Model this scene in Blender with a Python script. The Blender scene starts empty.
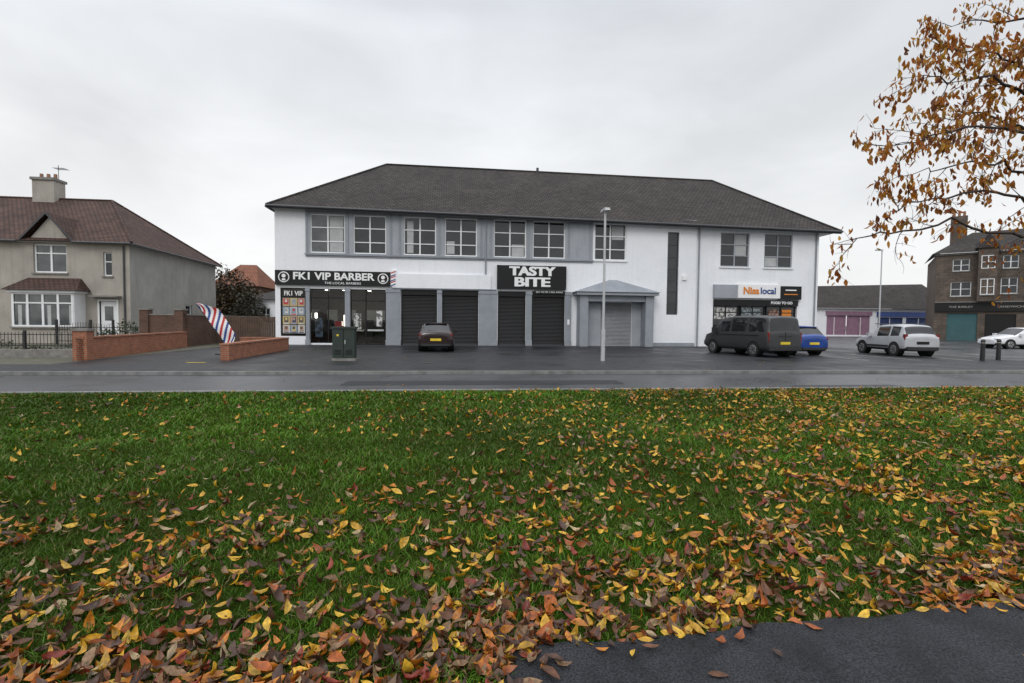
import bpy, math, random
import numpy as np
from mathutils import Matrix, Vector
random.seed(7); rng=np.random.default_rng(11)
scene=bpy.context.scene
scene.view_settings.view_transform='Standard'; scene.view_settings.look='None'; scene.view_settings.exposure=0
COL=scene.collection
rad=math.radians

# ------------------------------------------------------------------ materials
def M(name,c1,c2=None,rough=.8,scale=2.0,bump=0.0,bscale=40.0,metal=0.0,spec=.5,rough2=None,detail=6.0,fac=(.35,.65),fine=None,streak=0):
    m=bpy.data.materials.new(name); m.use_nodes=True
    nt=m.node_tree; N=nt.nodes; Lk=nt.links
    p=N['Principled BSDF']; p.inputs['Metallic'].default_value=metal
    p.inputs['Roughness'].default_value=rough
    p.inputs['Specular IOR Level'].default_value=spec
    tc=N.new('ShaderNodeTexCoord')
    if c2 is None: c2=tuple(x*.8 for x in c1)
    nz=N.new('ShaderNodeTexNoise'); nz.inputs['Scale'].default_value=scale; nz.inputs['Detail'].default_value=detail
    nz.inputs['Roughness'].default_value=.6
    Lk.new(tc.outputs['Object'],nz.inputs['Vector'])
    mr=N.new('ShaderNodeMapRange'); mr.inputs[1].default_value=fac[0]; mr.inputs[2].default_value=fac[1]
    Lk.new(nz.outputs[0],mr.inputs[0])
    mx=N.new('ShaderNodeMix'); mx.data_type='RGBA'
    mx.inputs[6].default_value=(*c1,1); mx.inputs[7].default_value=(*c2,1)
    Lk.new(mr.outputs[0],mx.inputs[0])
    out=mx.outputs[2]
    def mult(out,fac_socket,lo,hi,a,b):
        m2=N.new('ShaderNodeMapRange'); m2.inputs[1].default_value=lo; m2.inputs[2].default_value=hi
        m2.inputs[3].default_value=a; m2.inputs[4].default_value=b
        Lk.new(fac_socket,m2.inputs[0])
        mm=N.new('ShaderNodeMix'); mm.data_type='RGBA'; mm.blend_type='MULTIPLY'; mm.inputs[0].default_value=1
        Lk.new(out,mm.inputs[6]); Lk.new(m2.outputs[0],mm.inputs[7]); return mm.outputs[2]
    if fine:
        n2=N.new('ShaderNodeTexNoise'); n2.inputs['Scale'].default_value=fine[0]; n2.inputs['Detail'].default_value=3
        Lk.new(tc.outputs['Object'],n2.inputs['Vector'])
        out=mult(out,n2.outputs[0],.3,.7,1-fine[1],1+fine[1])
    if streak:
        mp=N.new('ShaderNodeMapping');mp.inputs['Scale'].default_value=(5,5,.35);Lk.new(tc.outputs['Object'],mp.inputs[0])
        n3=N.new('ShaderNodeTexNoise'); n3.inputs['Scale'].default_value=1; n3.inputs['Detail'].default_value=5
        Lk.new(mp.outputs[0],n3.inputs['Vector'])
        out=mult(out,n3.outputs[0],.5,.75,1,1-streak)
    Lk.new(out,p.inputs['Base Color'])
    if rough2 is not None:
        r=N.new('ShaderNodeMapRange'); r.inputs[1].default_value=fac[0]; r.inputs[2].default_value=fac[1]
        r.inputs[3].default_value=rough; r.inputs[4].default_value=rough2
        Lk.new(nz.outputs[0],r.inputs[0]); Lk.new(r.outputs[0],p.inputs['Roughness'])
    if bump>0:
        b=N.new('ShaderNodeTexNoise'); b.inputs['Scale'].default_value=bscale; b.inputs['Detail'].default_value=4
        Lk.new(tc.outputs['Object'],b.inputs['Vector'])
        bp=N.new('ShaderNodeBump'); bp.inputs['Strength'].default_value=bump; bp.inputs['Distance'].default_value=.02
        Lk.new(b.outputs[0],bp.inputs['Height']); Lk.new(bp.outputs[0],p.inputs['Normal'])
    return m

def Brick(name,c1,c2,mortar,bw,bh,ms=.01,rough=.85,bump=.5,off=.5,noise=.35,nscale=1.5,spec=.3,dark=(.5,.5,.5)):
    m=bpy.data.materials.new(name); m.use_nodes=True
    nt=m.node_tree; N=nt.nodes; Lk=nt.links
    p=N['Principled BSDF']; p.inputs['Roughness'].default_value=rough; p.inputs['Specular IOR Level'].default_value=spec
    tc=N.new('ShaderNodeTexCoord'); bt=N.new('ShaderNodeTexBrick')
    bt.inputs['Scale'].default_value=1; bt.inputs['Brick Width'].default_value=bw; bt.inputs['Row Height'].default_value=bh
    bt.inputs['Mortar Size'].default_value=ms; bt.offset=off
    bt.inputs['Color1'].default_value=(*c1,1); bt.inputs['Color2'].default_value=(*c2,1); bt.inputs['Mortar'].default_value=(*mortar,1)
    Lk.new(tc.outputs['UV'],bt.inputs['Vector'])
    nz=N.new('ShaderNodeTexNoise'); nz.inputs['Scale'].default_value=nscale; nz.inputs['Detail'].default_value=8; nz.inputs['Roughness'].default_value=.7
    Lk.new(tc.outputs['Object'],nz.inputs['Vector'])
    mr=N.new('ShaderNodeMapRange'); mr.inputs[1].default_value=.35; mr.inputs[2].default_value=.7
    Lk.new(nz.outputs[0],mr.inputs[0])
    mx=N.new('ShaderNodeMix'); mx.data_type='RGBA'; mx.blend_type='MULTIPLY'
    mx.inputs[7].default_value=(*dark,1)
    ml=N.new('ShaderNodeMath'); ml.operation='MULTIPLY'; ml.inputs[1].default_value=noise*2
    Lk.new(mr.outputs[0],ml.inputs[0]); Lk.new(ml.outputs[0],mx.inputs[0])
    Lk.new(bt.outputs['Color'],mx.inputs[6]); Lk.new(mx.outputs[2],p.inputs['Base Color'])
    bp=N.new('ShaderNodeBump'); bp.inputs['Strength'].default_value=bump; bp.inputs['Distance'].default_value=.02; bp.invert=True
    Lk.new(bt.outputs['Fac'],bp.inputs['Height']); Lk.new(bp.outputs[0],p.inputs['Normal'])
    return m

def Slat(name,c,pitch,rough=.5):
    m=M(name,c,rough=rough,scale=.8,fine=(6,.1)); nt=m.node_tree;N=nt.nodes;Lk=nt.links
    tc=N.new('ShaderNodeTexCoord'); sx=N.new('ShaderNodeSeparateXYZ'); Lk.new(tc.outputs['Object'],sx.inputs[0])
    a=N.new('ShaderNodeMath');a.operation='MULTIPLY';a.inputs[1].default_value=2*math.pi/pitch;Lk.new(sx.outputs[2],a.inputs[0])
    s=N.new('ShaderNodeMath');s.operation='SINE';Lk.new(a.outputs[0],s.inputs[0])
    bp=N.new('ShaderNodeBump');bp.inputs['Strength'].default_value=.9;bp.inputs['Distance'].default_value=.02
    Lk.new(s.outputs[0],bp.inputs['Height']);Lk.new(bp.outputs[0],N['Principled BSDF'].inputs['Normal'])
    return m

def Emit(name,c,s):
    m=bpy.data.materials.new(name);m.use_nodes=True
    p=m.node_tree.nodes['Principled BSDF'];p.inputs['Base Color'].default_value=(*c,1)
    p.inputs['Emission Color'].default_value=(*c,1);p.inputs['Emission Strength'].default_value=s
    return m

def Glass(name):
    m=bpy.data.materials.new(name);m.use_nodes=True;nt=m.node_tree;N=nt.nodes;Lk=nt.links
    N.remove(N['Principled BSDF'])
    t=N.new('ShaderNodeBsdfTransparent');t.inputs[0].default_value=(.8,.84,.83,1)
    g=N.new('ShaderNodeBsdfGlossy');g.inputs['Roughness'].default_value=.02
    fr=N.new('ShaderNodeFresnel');fr.inputs[0].default_value=1.5
    mx=N.new('ShaderNodeMixShader');Lk.new(fr.outputs[0],mx.inputs[0]);Lk.new(t.outputs[0],mx.inputs[1]);Lk.new(g.outputs[0],mx.inputs[2])
    Lk.new(mx.outputs[0],N['Material Output'].inputs[0]);return m

def Attr(name,attr='Col',rough=.6,spec=.3,transl=0.0):
    m=bpy.data.materials.new(name);m.use_nodes=True;nt=m.node_tree;N=nt.nodes;Lk=nt.links
    p=N['Principled BSDF'];p.inputs['Roughness'].default_value=rough;p.inputs['Specular IOR Level'].default_value=spec
    at=N.new('ShaderNodeAttribute');at.attribute_name=attr
    tc=N.new('ShaderNodeTexCoord');nz=N.new('ShaderNodeTexNoise');nz.inputs['Scale'].default_value=60;nz.inputs['Detail'].default_value=3
    Lk.new(tc.outputs['Object'],nz.inputs['Vector'])
    mr=N.new('ShaderNodeMapRange');mr.inputs[1].default_value=.3;mr.inputs[2].default_value=.7;mr.inputs[3].default_value=.6;mr.inputs[4].default_value=1.2
    Lk.new(nz.outputs[0],mr.inputs[0])
    mm=N.new('ShaderNodeMix');mm.data_type='RGBA';mm.blend_type='MULTIPLY';mm.inputs[0].default_value=1
    Lk.new(at.outputs['Color'],mm.inputs[6]);Lk.new(mr.outputs[0],mm.inputs[7])
    Lk.new(mm.outputs[2],p.inputs['Base Color'])
    if transl>0:
        tr=N.new('ShaderNodeBsdfTranslucent');Lk.new(mm.outputs[2],tr.inputs[0])
        mx=N.new('ShaderNodeMixShader');mx.inputs[0].default_value=transl
        Lk.new(p.outputs[0],mx.inputs[1]);Lk.new(tr.outputs[0],mx.inputs[2]);Lk.new(mx.outputs[0],N['Material Output'].inputs[0])
    return m

white=M('white_render',(.80,.815,.84),(.73,.745,.775),rough=.85,scale=.4,bump=.3,bscale=60,fine=(7,.025),fac=(.4,.75),streak=.05)
white_trim=M('white_trim',(.78,.79,.80),(.7,.71,.72),rough=.5)
greypaint=M('grey_paint',(.27,.29,.32),(.22,.24,.27),rough=.6,scale=1.2,fine=(12,.05),streak=.1)
greypanel=M('grey_panel',(.33,.35,.38),(.28,.30,.33),rough=.65,scale=1,fine=(10,.05),streak=.08)
darkgrey=M('dark_grey',(.05,.052,.058),rough=.5)
blackp=M('black_paint',(.010,.010,.011),rough=.45,scale=3,spec=.3)
shutterB=Slat('black_shutter',(.008,.008,.009),.09,.5)
shutterG=Slat('grey_shutter',(.30,.31,.33),.09,.5)
glassD=M('window_glass',(.012,.015,.018),(.03,.034,.038),rough=.04,scale=.7,spec=.6)
glassD2=M('window_glass_blind',(.10,.11,.11),(.04,.045,.05),rough=.06,scale=1.3,spec=.8)
glassT=Glass('shop_glass')
curtain=M('net_curtain',(.42,.43,.43),(.34,.35,.35),rough=.5,scale=2,spec=.5)
tile=Brick('roof_tiles',(.036,.030,.028),(.070,.056,.050),(.010,.009,.009),.30,.22,.026,rough=.8,bump=.9,noise=.5,nscale=.6)
tileR=Brick('red_brown_tiles',(.080,.046,.038),(.125,.068,.052),(.018,.013,.011),.28,.2,.026,rough=.85,bump=.9,noise=.5,nscale=.7)
tileO=Brick('orange_tiles',(.28,.11,.06),(.20,.08,.05),(.08,.04,.03),.28,.25,.02,rough=.85,bump=.8)
brickR=Brick('red_brick',(.33,.095,.045),(.42,.14,.06),(.30,.24,.19),.215,.075,.010,nscale=3,noise=.4)
brickB=Brick('brown_brick',(.11,.055,.038),(.16,.075,.05),(.13,.11,.09),.215,.075,.010,nscale=2,noise=.4)
stone=Brick('brown_stone',(.115,.092,.074),(.155,.122,.098),(.07,.06,.05),.7,.33,.012,nscale=.8,noise=.5)
cope=M('coping_stone',(.24,.23,.21),(.15,.14,.13),rough=.85,scale=5,bump=.3)
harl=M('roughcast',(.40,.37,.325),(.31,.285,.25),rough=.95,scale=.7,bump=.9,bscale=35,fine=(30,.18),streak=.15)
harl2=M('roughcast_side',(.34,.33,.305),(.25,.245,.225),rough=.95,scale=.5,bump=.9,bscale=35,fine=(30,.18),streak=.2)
asph=M('road_asphalt',(.050,.052,.057),(.026,.027,.030),rough=.45,rough2=.24,scale=.35,bump=.12,bscale=180,fine=(90,.25))
asph2=M('forecourt_asphalt',(.023,.024,.0265),(.0125,.013,.0145),rough=.62,rough2=.30,scale=.5,bump=.3,bscale=120,fine=(70,.3),spec=.28)
patchm=M('asphalt_patch',(.013,.014,.016),rough=.5,scale=2,bump=.2,bscale=120,spec=.3)
pathm=M('footpath_asphalt',(.036,.038,.043),(.014,.015,.018),rough=.85,rough2=.6,scale=3.5,bump=1.0,bscale=90,fine=(110,.8),spec=.25)
pave=Brick('paving_flags',(.065,.067,.072),(.05,.052,.057),(.02,.02,.02),.6,.6,.012,rough=.45,bump=.25,nscale=.8)
kerbm=M('kerb_stone',(.22,.22,.215),(.12,.12,.115),rough=.6,scale=4,bump=.3)
soil=M('lawn_soil',(.022,.050,.006),(.028,.030,.008),rough=1.0,scale=6,bump=.8,bscale=60,spec=.0)
lawnfar=M('ground_mat',(.06,.06,.058),(.04,.045,.035),rough=.9,scale=.2)
paintW=M('road_paint',(.45,.45,.43),(.2,.2,.2),rough=.5,scale=5)
gmetal=M('galvanised_steel',(.50,.51,.52),(.42,.43,.44),rough=.5,scale=4,metal=.2)
cabg=M('cabinet_green',(.020,.034,.027),(.015,.026,.02),rough=.5,scale=3)
ironm=M('iron_black',(.015,.015,.016),rough=.4)
signtxt=M('sign_white',(.80,.80,.80),(.75,.75,.75),rough=.4)
dimtxt=M('sign_faded_white',(.40,.38,.35),rough=.6)
orange=M('sign_orange',(.75,.24,.02),rough=.4)
bluetx=M('sign_blue',(.02,.06,.25),rough=.4)
redm=M('red_paint',(.50,.02,.02),rough=.4)
tyre=M('tyre_rubber',(.015,.015,.015),rough=.8)
rim=M('alloy_rim',(.35,.36,.37),(.25,.25,.26),rough=.35,metal=.7)
carglass=M('car_glass',(.010,.012,.014),(.02,.022,.024),rough=.03,spec=.6)
redl=M('tail_light',(.22,.008,.008),(.15,.006,.006),rough=.15,spec=.8)
yplate=M('plate_yellow',(.75,.55,.03),rough=.4)
plast=M('black_plastic',(.022,.022,.024),rough=.6)
timber=M('timber_gate_wood',(.10,.06,.04),(.06,.038,.026),rough=.8,scale=3)
teal=Slat('teal_shutter',(.03,.11,.12),.12)
blueS=Slat('blue_shutter',(.02,.045,.16),.12)
pinkS=M('pink_front',(.28,.16,.22),(.22,.12,.18),rough=.6)
bark=M('tree_bark',(.06,.045,.038),(.03,.023,.019),rough=.9,scale=8,bump=.6)
potm=M('chimney_pot',(.28,.15,.09),rough=.8)

# ------------------------------------------------------------------ builders
def empty(name,loc):
    e=bpy.data.objects.new(name,None); e.location=loc; e.empty_display_size=.5; COL.objects.link(e); return e
def adopt(o,par):
    if par is not None:
        o.parent=par; bpy.context.view_layer.update(); o.matrix_parent_inverse=par.matrix_world.inverted()
class MB:
    def __init__(s,T=None): s.v=[];s.f=[];s.m=[];s.mats=[];s.T=T
    def mi(s,m):
        if m not in s.mats: s.mats.append(m)
        return s.mats.index(m)
    def face(s,pts,m):
        b=len(s.v); s.v+= [tuple(p) for p in pts]; s.f.append(list(range(b,b+len(pts)))); s.m.append(s.mi(m))
    def box(s,x0,x1,y0,y1,z0,z1,m):
        a=[(x0,y0,z0),(x1,y0,z0),(x1,y1,z0),(x0,y1,z0),(x0,y0,z1),(x1,y0,z1),(x1,y1,z1),(x0,y1,z1)]
        for q in ((0,3,2,1),(4,5,6,7),(0,1,5,4),(1,2,6,5),(2,3,7,6),(3,0,4,7)): s.face([a[i] for i in q],m)
    def cyl(s,p0,p1,r0,r1,m,n=10,cap=True):
        p0=Vector(p0);p1=Vector(p1);d=(p1-p0).normalized()
        a=d.orthogonal().normalized();b=d.cross(a)
        k=len(s.v);mi=s.mi(m)
        for p,r in((p0,r0),(p1,r1)):
            for i in range(n):
                t=2*math.pi*i/n; s.v.append(tuple(p+a*(r*math.cos(t))+b*(r*math.sin(t))))
        for i in range(n):
            j=(i+1)%n; s.f.append([k+i,k+j,k+n+j,k+n+i]);s.m.append(mi)
        if cap:
            s.f.append([k+n+i for i in range(n)]);s.m.append(mi);s.f.append([k+i for i in range(n-1,-1,-1)]);s.m.append(mi)
    def wall(s,x0,x1,z0,z1,y,ops,m,th=.25):
        xs=sorted(set([x0,x1]+[o[0] for o in ops]+[o[1] for o in ops])); zs=sorted(set([z0,z1]+[o[2] for o in ops]+[o[3] for o in ops]))
        xs=[x for x in xs if x0<=x<=x1]; zs=[z for z in zs if z0<=z<=z1]
        for i in range(len(xs)-1):
            for j in range(len(zs)-1):
                xc=(xs[i]+xs[i+1])/2; zc=(zs[j]+zs[j+1])/2
                if any(o[0]<xc<o[1] and o[2]<zc<o[3] for o in ops): continue
                s.face([(xs[i],y,zs[j]),(xs[i+1],y,zs[j]),(xs[i+1],y,zs[j+1]),(xs[i],y,zs[j+1])],m)
        for a,b,c,d in ops:
            s.face([(a,y,c),(a,y,d),(a,y+th,d),(a,y+th,c)],m); s.face([(b,y,c),(b,y+th,c),(b,y+th,d),(b,y,d)],m)
            s.face([(a,y,d),(b,y,d),(b,y+th,d),(a,y+th,d)],m); s.face([(a,y,c),(a,y+th,c),(b,y+th,c),(b,y,c)],m)
    def window(s,x0,x1,z0,z1,y,cols=2,rows=(.5,),fr=None,gl=None,w=.06,rec=.1,sill=None):
        fr=fr or white_trim; gl=gl or glassD
        y0=y+rec
        s.face([(x0,y0+.05,z0),(x1,y0+.05,z0),(x1,y0+.05,z1),(x0,y0+.05,z1)],gl)
        s.box(x0,x0+w,y0,y0+.08,z0,z1,fr);s.box(x1-w,x1,y0,y0+.08,z0,z1,fr)
        s.box(x0+w,x1-w,y0,y0+.08,z0,z0+w,fr);s.box(x0+w,x1-w,y0,y0+.08,z1-w,z1,fr)
        for c in range(1,cols):
            xc=x0+(x1-x0)*c/cols; s.box(xc-w*.6,xc+w*.6,y0+.002,y0+.078,z0+w,z1-w,fr)
        for r in rows:
            zc=z0+(z1-z0)*r; s.box(x0+w,x1-w,y0+.006,y0+.074,zc-w*.4,zc+w*.4,fr)
        if sill: s.box(x0-.08,x1+.08,y-.08,y+.1,z0-.1,z0-.002,sill)
    def build(s,name,par=None,smooth=False):
        me=bpy.data.meshes.new(name)
        vs=[s.T@Vector(v) for v in s.v] if s.T is not None else s.v
        me.from_pydata(vs,[],s.f)
        for m in s.mats: me.materials.append(m)
        me.polygons.foreach_set('material_index',s.m)
        uv=me.uv_layers.new(name='UVMap')
        data=np.zeros(len(me.loops)*2)
        me.update()
        for p in me.polygons:
            n=p.normal
            if abs(n.z)>.999: u=Vector((1,0,0));v=Vector((0,1,0))
            else: u=Vector((0,0,1)).cross(n).normalized(); v=n.cross(u)
            for li in p.loop_indices:
                c=me.vertices[me.loops[li].vertex_index].co
                data[2*li]=c.dot(u);data[2*li+1]=c.dot(v)
        uv.data.foreach_set('uv',data)
        if smooth: me.polygons.foreach_set('use_smooth',[True]*len(me.polygons))
        o=bpy.data.objects.new(name,me); COL.objects.link(o)
        adopt(o,par)
        return o
def text(par,name,body,x,z,y,h,mat,width=None,bold=.0,align='CENTER',height=None):
    c=bpy.data.curves.new(name,'FONT'); c.body=body;c.size=h;c.align_x=align;c.align_y='CENTER';c.offset=bold;c.extrude=.01
    c.materials.append(mat); o=bpy.data.objects.new(name,c);COL.objects.link(o)
    o.rotation_euler=(rad(90),0,0);o.location=(x,y,z)
    bpy.context.view_layer.update()
    if height and o.dimensions.y>0: o.scale.y=height/o.dimensions.y
    if width and o.dimensions.x>0: o.scale.x=width/o.dimensions.x
    adopt(o,par);return o
def np_mesh(name,V,polys,mat,col=None,par=None):
    me=bpy.data.meshes.new(name); me.vertices.add(len(V)); me.vertices.foreach_set('co',V.astype(np.float32).ravel())
    loops=np.concatenate([p.ravel() for p in polys]); cnt=np.concatenate([np.full(len(p),p.shape[1]) for p in polys])
    st=np.concatenate([[0],np.cumsum(cnt)[:-1]])
    me.loops.add(len(loops));me.loops.foreach_set('vertex_index',loops.astype(np.int32))
    me.polygons.add(len(cnt));me.polygons.foreach_set('loop_start',st.astype(np.int32))
    me.update(calc_edges=True)
    if col is not None:
        a=me.color_attributes.new('Col','FLOAT_COLOR','POINT')
        a.data.foreach_set('color',np.concatenate([col,np.ones((len(col),1))],1).astype(np.float32).ravel())
    me.materials.append(mat); o=bpy.data.objects.new(name,me);COL.objects.link(o);adopt(o,par);return o

# ------------------------------------------------------------------ camera / light / world
cam=bpy.data.cameras.new('camera');co=bpy.data.objects.new('camera',cam);COL.objects.link(co);scene.camera=co
cam.sensor_width=36;cam.lens=483/1024*36;cam.clip_end=3000;cam.clip_start=.05
co.matrix_world=Matrix.Translation((0,0,1.55))@(Matrix.Rotation(rad(-6.3),4,'Z')@Matrix.Rotation(rad(87.7),4,'X')@Matrix.Rotation(rad(.55),4,'Z'))
w=bpy.data.worlds.new('World');scene.world=w;w.use_nodes=True
nt=w.node_tree;N=nt.nodes;Lk=nt.links
bg=N['Background']
sky=N.new('ShaderNodeTexSky');sky.sky_type='NISHITA';sky.sun_disc=False;sky.sun_elevation=rad(40);sky.sun_rotation=rad(200)
tc=N.new('ShaderNodeTexCoord');sp=N.new('ShaderNodeSeparateXYZ');Lk.new(tc.outputs['Generated'],sp.inputs[0])
rp=N.new('ShaderNodeValToRGB');Lk.new(sp.outputs[2],rp.inputs[0])
e=rp.color_ramp.elements;e[0].position=0;e[0].color=(.84,.84,.84,1);e[1].position=1;e[1].color=(2.1,2.15,2.25,1)
for pos,c in((.12,(.87,.87,.865)),(.35,(.82,.83,.84)),(.56,(.73,.76,.80)),(.75,(1.5,1.53,1.6))):
    k=e.new(pos);k.color=(*c,1)
mp=N.new('ShaderNodeMapping');mp.inputs['Scale'].default_value=(1,1,2.6);mp.inputs['Rotation'].default_value=(0,.25,0);Lk.new(tc.outputs['Generated'],mp.inputs[0])
nz=N.new('ShaderNodeTexNoise');nz.inputs['Scale'].default_value=2.2;nz.inputs['Detail'].default_value=6;nz.inputs['Roughness'].default_value=.5;nz.inputs['Distortion'].default_value=.4
Lk.new(mp.outputs[0],nz.inputs['Vector'])
mr=N.new('ShaderNodeMapRange');mr.inputs[1].default_value=.3;mr.inputs[2].default_value=.7;mr.inputs[3].default_value=.87;mr.inputs[4].default_value=1.13;Lk.new(nz.outputs[0],mr.inputs[0])
mm=N.new('ShaderNodeMix');mm.data_type='RGBA';mm.blend_type='MULTIPLY';mm.inputs[0].default_value=1
Lk.new(rp.outputs[0],mm.inputs[6]);Lk.new(mr.outputs[0],mm.inputs[7])
sk=N.new('ShaderNodeMix');sk.data_type='RGBA';sk.blend_type='MULTIPLY';sk.inputs[0].default_value=1;sk.inputs[7].default_value=(.01,.01,.01,1)
Lk.new(sky.outputs[0],sk.inputs[6])
ad=N.new('ShaderNodeMix');ad.data_type='RGBA';ad.blend_type='ADD';ad.inputs[0].default_value=1
Lk.new(mm.outputs[2],ad.inputs[6]);Lk.new(sk.outputs[2],ad.inputs[7]);Lk.new(ad.outputs[2],bg.inputs[0]);bg.inputs[1].default_value=1.0
sl=bpy.data.lights.new('sun','SUN');sl.energy=1.0;sl.angle=rad(25);sl.color=(1,.97,.93);so=bpy.data.objects.new('sun',sl);COL.objects.link(so)
so.rotation_euler=(rad(50),0,rad(-20))

# ------------------------------------------------------------------ ground
def sheet(name,x0,x1,y0,y1,z,m,par=None):
    b=MB();b.face([(x0,y0,z),(x1,y0,z),(x1,y1,z),(x0,y1,z)],m);return b.build(name,par)
sheet('ground',-900,900,-900,900,-.13,lawnfar)
sheet('road',-400,400,10.9,15.15,-.10,asph)
b=MB();b.box(-400,400,15.15,15.3,-.12,.0,kerbm);b.box(-400,400,10.76,10.9,-.12,.03,kerbm);b.build('kerb')
sheet('forecourt',-8.9,26,17.6,31.5,.0,asph2)
sheet('pavement',-400,400,15.3,17.6,.004,asph2)
sheet('side_street',-13.5,-8.9,17.6,60,.002,asph2)
sheet('junction_road',26,400,17.6,120,.002,asph)
sheet('garden_ground',-60,-13.5,17.6,60,.003,M('garden_gravel',(.10,.085,.07),(.05,.06,.03),rough=.9,scale=3,bump=.5))
b=MB();b.box(-11.2,24.9,30.2,31.4,.002,.02,pave);b.build('shop_paving')
b=MB()
for i in range(9): b.box(28+i*4.2,30+i*4.2,24.0,24.12,.004,.008,paintW)
for i in range(5): b.box(18.0+i*2.6,18.1+i*2.6,19.5,24,.004,.008,paintW)
b.box(-9.6,-8.95,18.2,18.3,.006,.010,yplate)
b.build('road_markings')
b=MB()
for x0_,x1_,y0_,y1_,z_ in((-3,4.5,12.6,13.5,-.096),(9,12,11.3,12.2,-.096),(-7.2,-5.9,20,27,.004),(6.8,11.5,21.5,22.4,.004),(-1.5,.5,16,17.2,.008),(-16,-12.5,13.9,14.8,-.096)):
    b.face([(x0_,y0_,z_),(x1_,y0_,z_),(x1_,y1_,z_),(x0_,y1_,z_)],patchm)
b.box(2.2,2.8,12.9,13.4,-.095,-.092,ironm);b.box(-1.5,-.9,17.9,18.5,.002,.008,ironm);b.box(11,11.5,15.5,15.9,.006,.012,ironm)
b.build('tarmac_patches')

def gh(x,y): return .03*np.sin(x*.9+.3*y)+.025*np.sin(y*1.3+.5)+.015*np.sin(x*2.7-y*2.1)-.02
def pedge(x): return 2.155+.045*x+.012*np.sin(x*5)+.010*np.sin(x*13+1)+.006*np.sin(x*37)
def on_path(x,y,m=0):
    left=.30+.35*(y-2.2)+.03*np.sin(y*9)
    return (y<pedge(x)-m)&(x>left+m)
nx,ny=170,100
X,Y=np.meshgrid(np.linspace(-26,30,nx),np.concatenate([np.linspace(-4,5,60),np.linspace(5.2,10.76,40)]))
Z=gh(X,Y)*np.clip((10.76-Y)/1.5,0,1)
Z=np.where(on_path(X,Y,-.0),np.minimum(Z,0),Z)
V=np.stack([X,Y,Z],-1).reshape(-1,3)
idx=np.arange(nx*ny).reshape(ny,nx)
Q=np.stack([idx[:-1,:-1],idx[:-1,1:],idx[1:,1:],idx[1:,:-1]],-1).reshape(-1,4)
np_mesh('lawn',V,[Q],soil)
sheet('verge',-400,-26,-4,10.76,0,soil);sheet('verge',30,400,-4,10.76,0,soil)
rows=30;npx=260
Vp=[]
PX=np.linspace(0,14,npx)
for i,x0_ in enumerate(PX):
    for j in range(rows):
        f_=j/(rows-1); y=-4+(pedge(x0_+.28)+4)*f_
        xx=x0_+.28+.35*(y-2.2)*max(0,1-i/60)
        Vp.append((xx,y,.035+.35*float(gh(xx,y))))
Vp=np.array(Vp);ii=np.arange(npx*rows).reshape(npx,rows)
Q=np.stack([ii[:-1,:-1],ii[1:,:-1],ii[1:,1:],ii[:-1,1:]],-1).reshape(-1,4)
np_mesh('footpath',Vp,[Q],pathm)

# grass
def vis_pts(n_per,ya,yb):
    wmax=1.35*yb+2.0; wmin=-1.15*yb-1.5
    n=int(n_per*(yb-ya)*(wmax-wmin)); x=rng.uniform(wmin,wmax,n);y=rng.uniform(ya,yb,n)
    k=(x<1.35*y+2.0)&(x>-1.15*y-1.5)
    return x[k],y[k]
Vs=[];Ts=[];Cs=[];base=0
for ya,yb,dn,bw,bh in((1.6,3.0,5600,.0026,.036),(3.0,4.5,4000,.0034,.040),(4.5,6.5,2200,.0052,.044),(6.5,8.8,1100,.0085,.048),(8.8,10.74,750,.012,.048)):
    x,y=vis_pts(dn,ya,yb)
    k=~on_path(x,y,.015)
    x=x[k];y=y[k]
    pn=.5+.5*np.sin(x*3.1+np.sin(y*4.3)*1.5)*np.sin(y*3.7+np.sin(x*2.9)*1.7)
    k=rng.random(len(x))<.55+.45*pn; x=x[k];y=y[k];pn=pn[k]
    n=len(x); z=gh(x,y)*np.clip((10.76-y)/1.5,0,1)
    h=bh*rng.uniform(.45,1.45,n)*(.7+.55*pn); a=rng.uniform(0,2*np.pi,n); lean=rng.uniform(.2,1.6,n)*h; la=rng.uniform(0,2*np.pi,n)
    wx=np.cos(a)*bw*rng.uniform(.7,1.4,n);wy=np.sin(a)*bw*rng.uniform(.7,1.4,n)
    lx=np.cos(la)*lean;ly=np.sin(la)*lean
    P=np.stack([np.stack([x-wx,y-wy,z-.005],1),np.stack([x+wx,y+wy,z-.005],1),
                np.stack([x+wx*.8+lx*.35,y+wy*.8+ly*.35,z+h*.6],1),np.stack([x-wx*.8+lx*.35,y-wy*.8+ly*.35,z+h*.6],1),
                np.stack([x+lx,y+ly,z+h],1)],1)
    Vs.append(P.reshape(-1,3)); i0=base+np.arange(n)*5
    Ts.append((np.stack([i0,i0+1,i0+2,i0+3],1),np.stack([i0+3,i0+2,i0+4],1)))
    r=rng.random((n,1)); big=(.5+.5*np.sin(x*.8+1)*np.sin(y*.7+x*.3))[:,None]
    c=np.array([.054,.156,.006])*(1-r)+np.array([.115,.235,.016])*r
    c=c*(.58+.55*big)*(.78+.4*pn[:,None]); ol=rng.random((n,1))<.22+.28*(1-big); c=np.where(ol,c*np.array([1.25,.85,1.6]),c)
    dead=rng.random((n,1))<.04; c=np.where(dead,np.array([.24,.20,.08]),c)
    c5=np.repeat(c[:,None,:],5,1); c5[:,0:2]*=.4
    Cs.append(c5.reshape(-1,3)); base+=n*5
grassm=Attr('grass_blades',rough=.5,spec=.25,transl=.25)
np_mesh('grass',np.concatenate(Vs),[np.concatenate([t[0] for t in Ts]),np.concatenate([t[1] for t in Ts])],grassm,np.concatenate(Cs))

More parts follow.
